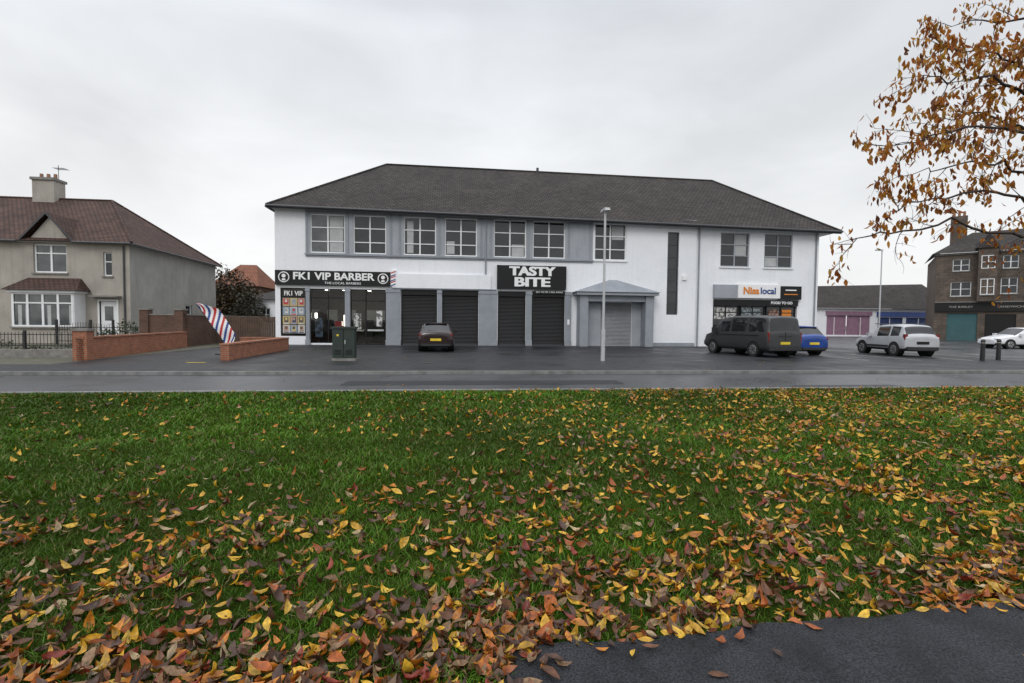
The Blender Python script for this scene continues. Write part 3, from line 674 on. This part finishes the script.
def simple_house(name,x0,x1,y0,y1,ez_,rz,wm,rm,wins):
    e=empty(name,((x0+x1)/2,(y0+y1)/2,0))
    b=MB();b.wall(x0,x1,0,ez_,y0,wins,wm)
    b.face([(x1,y0,0),(x1,y1,0),(x1,y1,ez_),(x1,y0,ez_)],wm);b.face([(x0,y1,0),(x0,y0,0),(x0,y0,ez_),(x0,y1,ez_)],wm);b.face([(x0,y1,0),(x1,y1,0),(x1,y1,ez_),(x0,y1,ez_)],wm)
    b.build('walls',e)
    b=MB();ym=(y0+y1)/2;i=min((x1-x0)*.3,(y1-y0)*.45)
    a,bb,c,d=(x0-.4,y0-.4,ez_),(x1+.4,y0-.4,ez_),(x1+.4,y1+.4,ez_),(x0-.4,y1+.4,ez_);r,s=(x0+i,ym,rz),(x1-i,ym,rz)
    b.face([a,bb,s,r],rm);b.face([bb,c,s],rm);b.face([c,d,r,s],rm);b.face([d,a,r],rm);b.build('roof',e)
    b=MB()
    for w_ in wins:b.window(*w_,y0,2,(.5,),w=.08)
    b.build('windows',e);return e
simple_house('brick_house',-29.5,-24.5,62,70,5.6,8.6,brickB,tileO,[(-28,-26.5,3.6,4.9)])
simple_house('white_outbuilding',-18.6,-14.5,46,54,3.4,4.6,white,tile,[(-17.8,-17,1.4,2.6)])
simple_house('brick_house',-23.4,-18.5,75,83,5.2,8,brickB,tileO,[(-22,-20.5,3.2,4.5)])

# ------------------------------------------------------------------ right background buildings
sp_=empty('shop_row',(60,66,0))
b=MB();b.wall(48,70.5,0,3.9,62,[(50.8,57.4,.2,2.9),(58.6,62.5,.2,2.7),(63,66.6,.2,2.7)],white);b.face([(48,62,0),(48,72,0),(48,72,3.9),(48,62,3.9)],white);b.box(50.6,57.6,61.85,62,2.95,3.5,pinkS);b.box(58.4,66.8,61.85,62,2.8,3.5,bluetx);b.build('walls',sp_)
b=MB();b.face([(47.5,61.5,3.9),(71,61.5,3.9),(71,67.5,8.0),(47.5,67.5,7.2)],tile);b.face([(71,61.5,3.9),(71,73,3.9),(71,67.5,8.0)],tile);b.face([(47.5,73,3.9),(47.5,61.5,3.9),(47.5,67.5,7.2)],tile);b.build('roof',sp_)
b=MB();b.box(50.8,53.8,62.1,62.2,.2,2.9,pinkS);b.box(54,57.4,62.1,62.2,.2,2.9,pinkS);b.box(58.6,62.5,62.1,62.2,.2,2.7,blueS);b.box(63,66.6,62.1,62.2,.2,2.7,blueS)
for x in(52,56,60.5,65): b.box(x-.04,x+.04,62.05,62.09,.2,2.7,signtxt)
b.build('shutters',sp_)
tn=empty('stone_tenement',(0,0,0))
Y=0
wins=[(1.3,3.0,4.9,6.5),(5.3,6.6,5.1,6.8),(8.5,10,5.1,6.8),(1.4,2.8,7.7,9.0),(5.4,6.6,7.8,9.2),(8.6,10,7.8,9.2)]
b=MB();b.wall(0,26,0,9.6,Y,wins+[(1.1,3.6,0,3.0),(4.2,6.6,0,2.9),(7.4,11,0,2.9)],stone);b.face([(0,11,0),(0,Y,0),(0,Y,9.6),(0,11,9.6)],stone)
b.box(3.4,4.9,Y-.8,Y,4.3,10.0,stone);b.box(0,26,Y-.2,Y,3.2,4.2,blackp);b.box(0,26,Y-.25,Y,4.2,4.3,cope);b.box(-.1,26,Y-.15,Y,9.5,9.7,cope)
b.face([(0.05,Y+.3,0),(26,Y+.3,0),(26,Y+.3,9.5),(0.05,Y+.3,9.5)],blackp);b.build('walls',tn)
b=MB();b.face([(-.4,Y-.4,9.7),(26,Y-.4,9.7),(26,5.5,13),(3.5,5.5,12.6)],tile);b.face([(-.4,11,9.7),(-.4,Y-.4,9.7),(3.5,5.5,12.6)],tile)
b.face([(3.2,Y-1.0,10.0),(5.1,Y-1.0,10.0),(4.15,Y-.6,11.6)],tile);b.face([(5.1,Y-1.0,10.0),(5.1,Y+2,10.4),(4.15,Y+2,11.6),(4.15,Y-.6,11.6)],tile);b.face([(3.2,Y+2,10.4),(3.2,Y-1.0,10.0),(4.15,Y-.6,11.6),(4.15,Y+2,11.6)],tile);b.build('roof',tn)
b=MB();b.box(1.6,3.0,4.8,6,11,14.6,stone)
for x in(1.85,2.3,2.75): b.cyl((x,5.4,14.6),(x,5.4,15.2),.14,.12,potm,8)
b.box(9,10.8,4.8,6,11.5,15,stone);b.build('chimney',tn)
b=MB()
for o_ in wins:b.window(*o_,Y,2,(.5,),w=.07,sill=cope)
b.window(3.6,4.7,5.0,6.7,Y-.85,2,(.5,),w=.07,rec=.01,sill=cope);b.window(3.6,4.7,7.8,9.2,Y-.85,2,(.5,),w=.07,rec=.01)
b.box(1.1,3.6,Y+.1,Y+.15,0,3.0,teal);b.box(4.2,6.6,Y+.1,Y+.15,0,2.9,blackp);b.box(7.4,11,Y+.1,Y+.15,0,2.9,teal)
b.build('windows_and_shutters',tn)
text(tn,'shop_sign_text','THE BARLEY',2.2,3.7,Y-.22,.3,dimtxt,2.0);text(tn,'shop_sign_text_b','SANDWICH SHOP',6.6,3.7,Y-.22,.3,dimtxt,3)
tn.location=(53.9,49.6,0);tn.rotation_euler=(0,0,rad(-43))

# ------------------------------------------------------------------ vehicles
def vehicle(name,x,y,heading,st,W,paint,wheels,wr,extras=None,sc=1.0,z=0):
    e=empty(name,(x,y,z)); e.rotation_euler=(0,0,heading); e.scale=(sc,sc,sc)
    H=W/2
    b=MB();rings=[]
    for s in st:
        X_,zb,zbl,zt,wl,wb,wt,_=s
        mid=(zb+zbl)*.52
        half=[(0,zb),(wl*H*.86,zb),(wl*H*.98,zb+.10),(wl*H,mid),(wb*H,zbl-.06),(wb*H*.985,zbl),(wt*H,zt-.05),(wt*H*.86,zt-.005),(wt*H*.45,zt+.02),(0,zt+.03)]
        ring=[(X_,yy,zz) for yy,zz in half]+[(X_,-yy,zz) for yy,zz in half[-2:0:-1]]
        rings.append(ring)
    n=len(rings[0])
    for r in rings: b.v+=r
    for i in range(len(rings)-1):
        ty=st[i][7]
        for j in range(n):
            k=(j+1)%n
            jj=j if j<9 else n-1-j
            m=paint
            if jj<=1: m=plast
            if jj==5 and ty=='cabin': m=carglass
            if jj>=6 and ty in('ws','rw'): m=carglass
            b.f.append([i*n+j,(i+1)*n+j,(i+1)*n+k,i*n+k]);b.m.append(b.mi(m))
    b.f.append(list(range(n)));b.m.append(b.mi(paint));l=(len(rings)-1)*n
    b.f.append([l+i for i in range(n-1,-1,-1)]);b.m.append(b.mi(paint))
    body=b.build('body',None,smooth=True); body.parent=e
    sm=body.modifiers.new('s','SUBSURF');sm.levels=2;sm.render_levels=2
    a=body.data.attributes.new('crease_edge','FLOAT','EDGE')
    cr=np.zeros(len(body.data.edges))
    for ed in body.data.edges:
        v0,v1=ed.vertices
        if abs(v0-v1)%n==0 or v0//n!=v1//n:
            j=v0%n; j=j if j<=9 else n-j
            if j in(5,): cr[ed.index]=.75
            elif j in (6,1): cr[ed.index]=.35
        else:
            cr[ed.index]=.55
    a.data.foreach_set('value',cr)
    b=MB()
    for wx in wheels:
        for s in(-1,1):
            b.cyl((wx,s*(H-.30),wr+.02),(wx,s*(H+.004),wr+.02),wr*1.17,wr*1.17,blackp,24)
            b.cyl((wx,s*(H-.25),wr),(wx,s*(H+.018),wr),wr,wr,tyre,24)
            b.cyl((wx,s*(H+.018),wr),(wx,s*(H+.026),wr),wr*.66,wr*.62,rim,20)
            b.cyl((wx,s*(H+.026),wr),(wx,s*(H+.03),wr),wr*.18,wr*.15,plast,10)
            for q in range(5):
                t=q*2*math.pi/5; cx=wx+math.cos(t)*wr*.4; cz=wr+math.sin(t)*wr*.4
                b.cyl((cx,s*(H+.024),cz),(cx,s*(H+.029),cz),wr*.13,wr*.13,plast,8)
    w_=b.build('wheels');w_.parent=e
    b=MB();extras(b,H); d=b.build('fittings');d.parent=e
    bv=d.modifiers.new('b','BEVEL');bv.width=.012;bv.segments=2
    return e
def hatch(H=1.5,L=4.2):
    h=L/2
    return [(-h,.34,.86,.90,.84,.80,.70,'x'),(-h+.05,.27,.93,.99,.96,.90,.80,'x'),(-h+.16,.22,.97,1.06,1.0,.95,.80,'rw'),(-h+.50,.22,.98,H-.07,1.0,.97,.72,'x'),(-h+.62,.22,.98,H-.03,1.0,.97,.74,'cabin'),
     (-h+1.35,.2,.96,H,1.0,.97,.76,'x'),(-h+1.43,.2,.96,H,1.0,.97,.76,'cabin'),(-h+2.25,.2,.93,H-.03,1.0,.97,.75,'x'),(-h+2.33,.2,.93,H-.06,1.0,.97,.75,'ws'),(-h+3.05,.2,.90,.97,1.0,.96,.82,'x'),(-h+3.7,.22,.80,.86,.99,.92,.78,'x'),(h-.12,.25,.68,.74,.92,.82,.70,'x'),(h,.3,.58,.62,.80,.70,.6,'x')]
def hatch_x(L,pm):
    h=L/2
    def f(b,H):
        b.box(-h-.02,-h+.08,-.27,.27,.56,.68,yplate);b.box(-h-.035,-h+.05,-H*.78,H*.78,.30,.42,plast)
        for s in(-1,1):
            b.box(-h+.03,-h+.24,min(s*H*.62,s*H*.94),max(s*H*.62,s*H*.94),.79,.93,redl)
            b.box(h-.25,h-.06,min(s*H*.5,s*H*.85),max(s*H*.5,s*H*.85),.56,.70,rim)
            b.box(.55,.75,min(s*H*.97,s*(H+.17)),max(s*H*.97,s*(H+.17)),.92,1.07,pm)
            b.box(-.9,-.7,min(s*H*.99,s*(H+.012)),max(s*H*.99,s*(H+.012)),.78,.81,plast)
        b.box(-h+.42,-h+.60,-H*.62,H*.62,1.43,1.46,pm)
        b.box(-h+.16,-h+.2,-.03,.4,1.08,1.10,plast)
    return f
pBlack=M('car_paint_dark',(.021,.009,.010),(.016,.008,.009),rough=.12,spec=.6)
pBlue=M('car_paint_blue',(.012,.05,.25),(.01,.04,.2),rough=.15,spec=.6)
pGrey=M('van_paint_grey',(.040,.041,.043),(.034,.035,.037),rough=.3,spec=.5)
pSilver=M('car_paint_silver',(.42,.43,.45),(.38,.39,.41),rough=.22,spec=.7)
pWhite=M('car_paint_white',(.70,.71,.73),rough=.2,spec=.7)
vehicle('parked_car',-1.16,24.75+2.1,rad(90),hatch(1.48,4.2),1.80,pBlack,(-1.28,1.28),.31,extras=hatch_x(4.2,pBlack))
vehicle('parked_car',17.6,22.4+2.05,rad(94),hatch(1.5,4.1),1.76,pBlue,(-1.25,1.25),.31,extras=hatch_x(4.1,pBlue))
vehicle('parked_car',40.0,30.6,rad(172),hatch(1.5,4.3),1.8,pWhite,(-1.3,1.3),.31,extras=hatch_x(4.3,pWhite))
h=2.1
suv=[(-h,.42,.98,1.02,.86,.84,.74,'x'),(-h+.05,.32,1.03,1.1,.97,.93,.82,'x'),(-h+.14,.28,1.06,1.18,1.0,.96,.82,'rw'),(-h+.36,.28,1.07,1.58,1.0,.97,.76,'x'),(-h+.50,.28,1.07,1.64,1.0,.97,.78,'cabin'),(-h+1.15,.27,1.05,1.68,1.0,.98,.8,'x'),(-h+1.23,.27,1.05,1.68,1.0,.98,.8,'cabin'),
 (-h+2.2,.27,1.02,1.65,1.0,.98,.79,'x'),(-h+2.28,.27,1.02,1.62,1.0,.98,.79,'ws'),(-h+2.95,.27,1.0,1.08,1.0,.96,.85,'x'),(-h+3.7,.3,.92,.98,.99,.93,.82,'x'),(h-.12,.34,.80,.86,.93,.85,.74,'x'),(h,.4,.68,.72,.84,.76,.66,'x')]
def suvx(b,H):
    h=2.1
    b.box(-h-.03,-h+.08,-.3,.3,.66,.8,blackp);b.box(-h-.04,-h+.1,-H*.85,H*.85,.34,.52,plast)
    for s in(-1,1):
        b.box(-h+.05,-h+.2,min(s*H*.80,s*H*.96),max(s*H*.80,s*H*.96),.88,1.18,redl)
        b.box(-1.3,.6,min(s*H*.68,s*H*.72),max(s*H*.68,s*H*.72),1.70,1.74,rim);b.box(.5,.7,min(s*H*.97,s*(H+.18)),max(s*H*.97,s*(H+.18)),1.02,1.2,pSilver)
        b.box(-.85,.9,min(s*H*.98,s*(H+.015)),max(s*H*.98,s*(H+.015)),.46,.56,plast)
vehicle('parked_car',23.4,23.7,rad(80),suv,1.80,pSilver,(-1.3,1.28),.35,extras=suvx,sc=.96)
h=2.45
van=[(-h,.40,1.12,1.16,.90,.88,.80,'x'),(-h+.03,.30,1.16,1.24,.98,.95,.86,'rw'),(-h+.13,.28,1.18,1.86,1.0,.98,.84,'x'),(-h+.28,.28,1.18,1.94,1.0,.98,.86,'cabin'),(-h+1.35,.27,1.18,1.97,1.0,.98,.87,'x'),(-h+1.47,.27,1.18,1.97,1.0,.98,.87,'cabin'),
(-h+2.55,.27,1.17,1.97,1.0,.98,.87,'x'),(-h+2.67,.27,1.17,1.96,1.0,.98,.87,'cabin'),(-h+3.35,.27,1.14,1.90,1.0,.98,.85,'x'),(-h+3.42,.27,1.14,1.86,1.0,.98,.85,'ws'),(-h+4.15,.28,1.10,1.20,1.0,.95,.84,'x'),(-h+4.65,.30,.98,1.04,.97,.9,.8,'x'),(h,.36,.76,.80,.88,.8,.7,'x')]
def vanx(b,H):
    h=2.45
    b.box(-h-.02,-h+.06,-.27,.27,.62,.74,yplate);b.box(-h-.05,-h+.1,-H*.93,H*.93,.34,.52,plast)
    for s in(-1,1):
        b.box(-h+.01,-h+.12,min(s*H*.86,s*H*.965),max(s*H*.86,s*H*.965),.74,1.18,redl);b.box(1.15,1.35,min(s*H*.98,s*(H+.2)),max(s*H*.98,s*(H+.2)),1.12,1.38,plast)
        b.box(-1.8,1.2,min(s*H*.99,s*(H+.008)),max(s*H*.99,s*(H+.008)),1.02,1.04,blackp)
    b.box(-h-.012,-h+.05,-.01,.01,.6,1.2,blackp);b.box(-h-.02,-h+.05,-.35,.35,.98,1.02,plast)
a=rad(98);cyv=20.95+math.sin(a)*h-math.cos(a)*.97
cxv=14.26+math.cos(a)*h+math.sin(a)*.97
vehicle('parked_van',cxv,cyv,a,van,1.94,pGrey,(-1.5,1.5),.34,extras=vanx)

# ------------------------------------------------------------------ street furniture
b=MB();b.cyl((5.85,19.15,0),(5.85,19.15,1.3),.085,.085,gmetal,12);b.cyl((5.85,19.15,1.3),(5.85,19.15,6.05),.055,.045,gmetal,10)
b.box(5.74,5.96,18.9,19.45,6.05,6.15,gmetal);b.box(5.77,5.93,18.75,19.1,6.02,6.06,signtxt);b.build('street_lamp',None)
b=MB();b.cyl((42.7,45,0),(42.7,45,9.2),.07,.05,gmetal,8);b.box(42.0,42.75,44.9,45.1,9.15,9.27,gmetal);b.build('street_lamp')
b=MB();b.box(-4.82,-3.96,19.05,19.5,0,.1,cope);b.box(-4.8,-3.98,19.07,19.48,.1,1.24,cabg);b.box(-4.85,-3.93,19.02,19.53,1.24,1.31,cabg)
b.box(-4.4,-4.38,19.055,19.07,.15,1.2,blackp)
for i in range(4): b.box(-4.72,-4.48,19.055,19.07,.25+i*.05,.27+i*.05,blackp);b.box(-4.3,-4.06,19.055,19.07,.25+i*.05,.27+i*.05,blackp)
b.box(-4.34,-4.31,19.04,19.07,.65,.8,gmetal);b.box(-4.64,-4.56,19.06,19.07,.95,1.02,yplate);o_=b.build('utility_cabinet');o_.modifiers.new('b','BEVEL').width=.012
for x,y in((23.62,19.4),(25.0,19.85)):
    b=MB();b.cyl((x,y,0),(x,y,.9),.09,.08,ironm,14);b.cyl((x,y,.9),(x,y,.98),.10,.05,ironm,14);b.cyl((x,y,.80),(x,y,.83),.09,.09,dimtxt,14);b.build('bollard')
e=empty('feather_flag_banner',(-10.2,22.6,0))
b=MB();b.box(-10.55,-9.85,22.3,22.9,0,.05,ironm);b.cyl((-10.2,22.6,.05),(-10.2,22.6,.25),.02,.02,ironm,6)
pts=[(-10.2-1.25*(t**1.15), .25+2.05*t-.1*t*t) for t in [i/48 for i in range(49)]]
for i in range(48): b.cyl((pts[i][0],22.6,pts[i][1]),(pts[i+1][0],22.6,pts[i+1][1]),.018,.018,ironm,5)
b.build('pole_and_base',e)
b=MB()
cols=[redm,signtxt,bluetx,signtxt]
def wdt(t): return .62*min(1,(1-t)*3+.15)*min(1,.5+t*4)
for i in range(48):
    t0,t1=i/48,(i+1)/48
    for j in range(12):
        def pt(i_,f,t): return (pts[i_][0]+f*wdt(t)*.8,22.6+.03*math.sin(t*9+f*3),pts[i_][1]+f*wdt(t)*.58)
        b.face([pt(i,j/12,t0),pt(i,(j+1)/12,t0),pt(i+1,(j+1)/12,t1),pt(i+1,j/12,t1)],cols[((i-j)//3)%4])
b.build('banner',e)

# ------------------------------------------------------------------ foreground tree (cherry)
b=MB();LP=[]
def tube(pts,r0,r1,n=6):
    for i in range(len(pts)-1):
        a=r0+(r1-r0)*i/(len(pts)-1);c=r0+(r1-r0)*(i+1)/(len(pts)-1)
        b.cyl(pts[i],pts[i+1],a,c,bark,n,False)
R_=random.Random(5)
def jit(s): return Vector((R_.gauss(0,s),R_.gauss(0,s),R_.gauss(0,s)))
def twig(p,d,L,r,lev,leafy):
    pts=[Vector(p)];d=Vector(d).normalized();n=6 if lev else 8
    for i in range(n):
        d=(d+jit(.14)+Vector((0,0,-.03 if lev>=1 else 0))).normalized(); pts.append(pts[-1]+d*L/n)
    tube(pts,r,r*.35,5 if lev else 6)
    if lev>=2:
        for i in range(1,len(pts)):
            if R_.random()<leafy:
                for _ in range(R_.choice((1,1,2))): LP.append(pts[i]+jit(.04))
    else:
        kids=8 if lev==0 else 6
        for i in range(kids):
            t=(i+1.0)/kids*(len(pts)-1); q=pts[min(int(t),len(pts)-1)]
            nd=(d+jit(.65)).normalized()
            twig(q,nd,L*R_.uniform(.3,.55),max(r*.45,.0024),lev+1,leafy)
def limb(pts,r0,leafy,L=.9,every=1,start=1):
    P=[];n=5
    for i in range(len(pts)-1):
        for k in range(n): P.append(Vector(pts[i]).lerp(Vector(pts[i+1]),k/n)+jit(.03))
    P.append(Vector(pts[-1])); tube(P,r0,r0*.15,7)
    for i in range(start,len(P)):
        if i%every: continue
        d=(P[i]-P[i-1]).normalized(); f=1-i/len(P)*.5
        nd=(d*.8+Vector((R_.uniform(-.3,.3),R_.uniform(-.8,.8),R_.uniform(-.6,.8)))).normalized()
        twig(P[i],nd,L*f*R_.uniform(.6,1.2),max(r0*.2,.0035),1,leafy)
tx,ty=10.2,6.4
tube([Vector((tx,ty,-.1)),Vector((tx+.03,ty,.5)),Vector((tx-.02,ty+.02,1.6)),Vector((tx-.05,ty,2.4))],.24,.16,12)
tube([Vector((tx-.05,ty,2.4)),Vector((tx,ty,4)),Vector((tx+.1,ty+.1,6)),Vector((tx+.1,ty,7.5))],.14,.03,9)
limb([(tx,ty,2.3),(9,6.2,2.75),(7.9,6.1,2.85),(6.7,6.0,3.0),(5.6,6.0,2.75),(5.0,5.95,2.62)],.032,.3,L=.75,every=2,start=6)
limb([(tx,ty,2.5),(9,6.3,3.2),(7.8,6.2,3.45),(6.6,6.1,3.35),(5.8,6.0,3.1)],.032,.45,L=.9,every=1,start=6)
limb([(tx,ty,2.7),(8.9,6.3,3.5),(7.8,6.2,3.9),(7.0,6.1,3.85),(6.1,6.0,3.6)],.03,.55,L=.95,every=2,start=6)
limb([(tx,ty,2.8),(8.8,6.2,3.9),(7.6,6.0,4.3),(6.6,5.9,4.2),(5.8,5.9,3.95)],.035,.7,L=1.0,start=5)
limb([(tx,ty,3.2),(8.8,6.1,4.4),(7.7,6.0,4.85),(6.9,6,4.95),(6.1,6,4.85)],.035,.75,L=.95,start=5)
limb([(tx,ty,3.6),(8.9,6.3,4.9),(8.0,6.2,5.25),(7.2,6.1,5.35),(6.5,6.1,5.3)],.03,.85,L=.7,start=6)
limb([(tx,ty,3.4),(8.9,6.8,4.6),(8.2,7.0,5.0),(7.6,7.1,4.8)],.03,.8,L=.9,start=5)
for i in range(9):
    a=-1.9+i*.45; z=2.6+.45*i
    limb([(tx,ty,z),(tx+1.2*math.cos(a),ty+1.2*math.sin(a),z+.8),(tx+2.6*math.cos(a),ty+2.6*math.sin(a),z+1.4)],.04,.8,L=.9,every=2,start=3)
tree=b.build('cherry_tree',smooth=True)
P=np.array([tuple(p) for p in LP]);k=len(P)
tp=np.array([[.58,.21,.03],[.64,.29,.04],[.42,.12,.025],[.24,.08,.03],[.66,.37,.06]])
col=tp[rng.choice(5,k,p=[.36,.26,.18,.10,.1])]*rng.uniform(.7,1.1,(k,1))
s=rng.uniform(.065,.115,k);P[:,2]-=s*.4
V,Q,T,C=leaf_np(P,s,rng.uniform(0,6.28,k),rng.uniform(.5,1.9,k),rng.normal(0,.6,k),rng.uniform(0,.6,k),rng.uniform(0,.6,k),col)
np_mesh('crown',V,[Q,T],Attr('tree_leaf',rough=.5,transl=.45),C,tree)
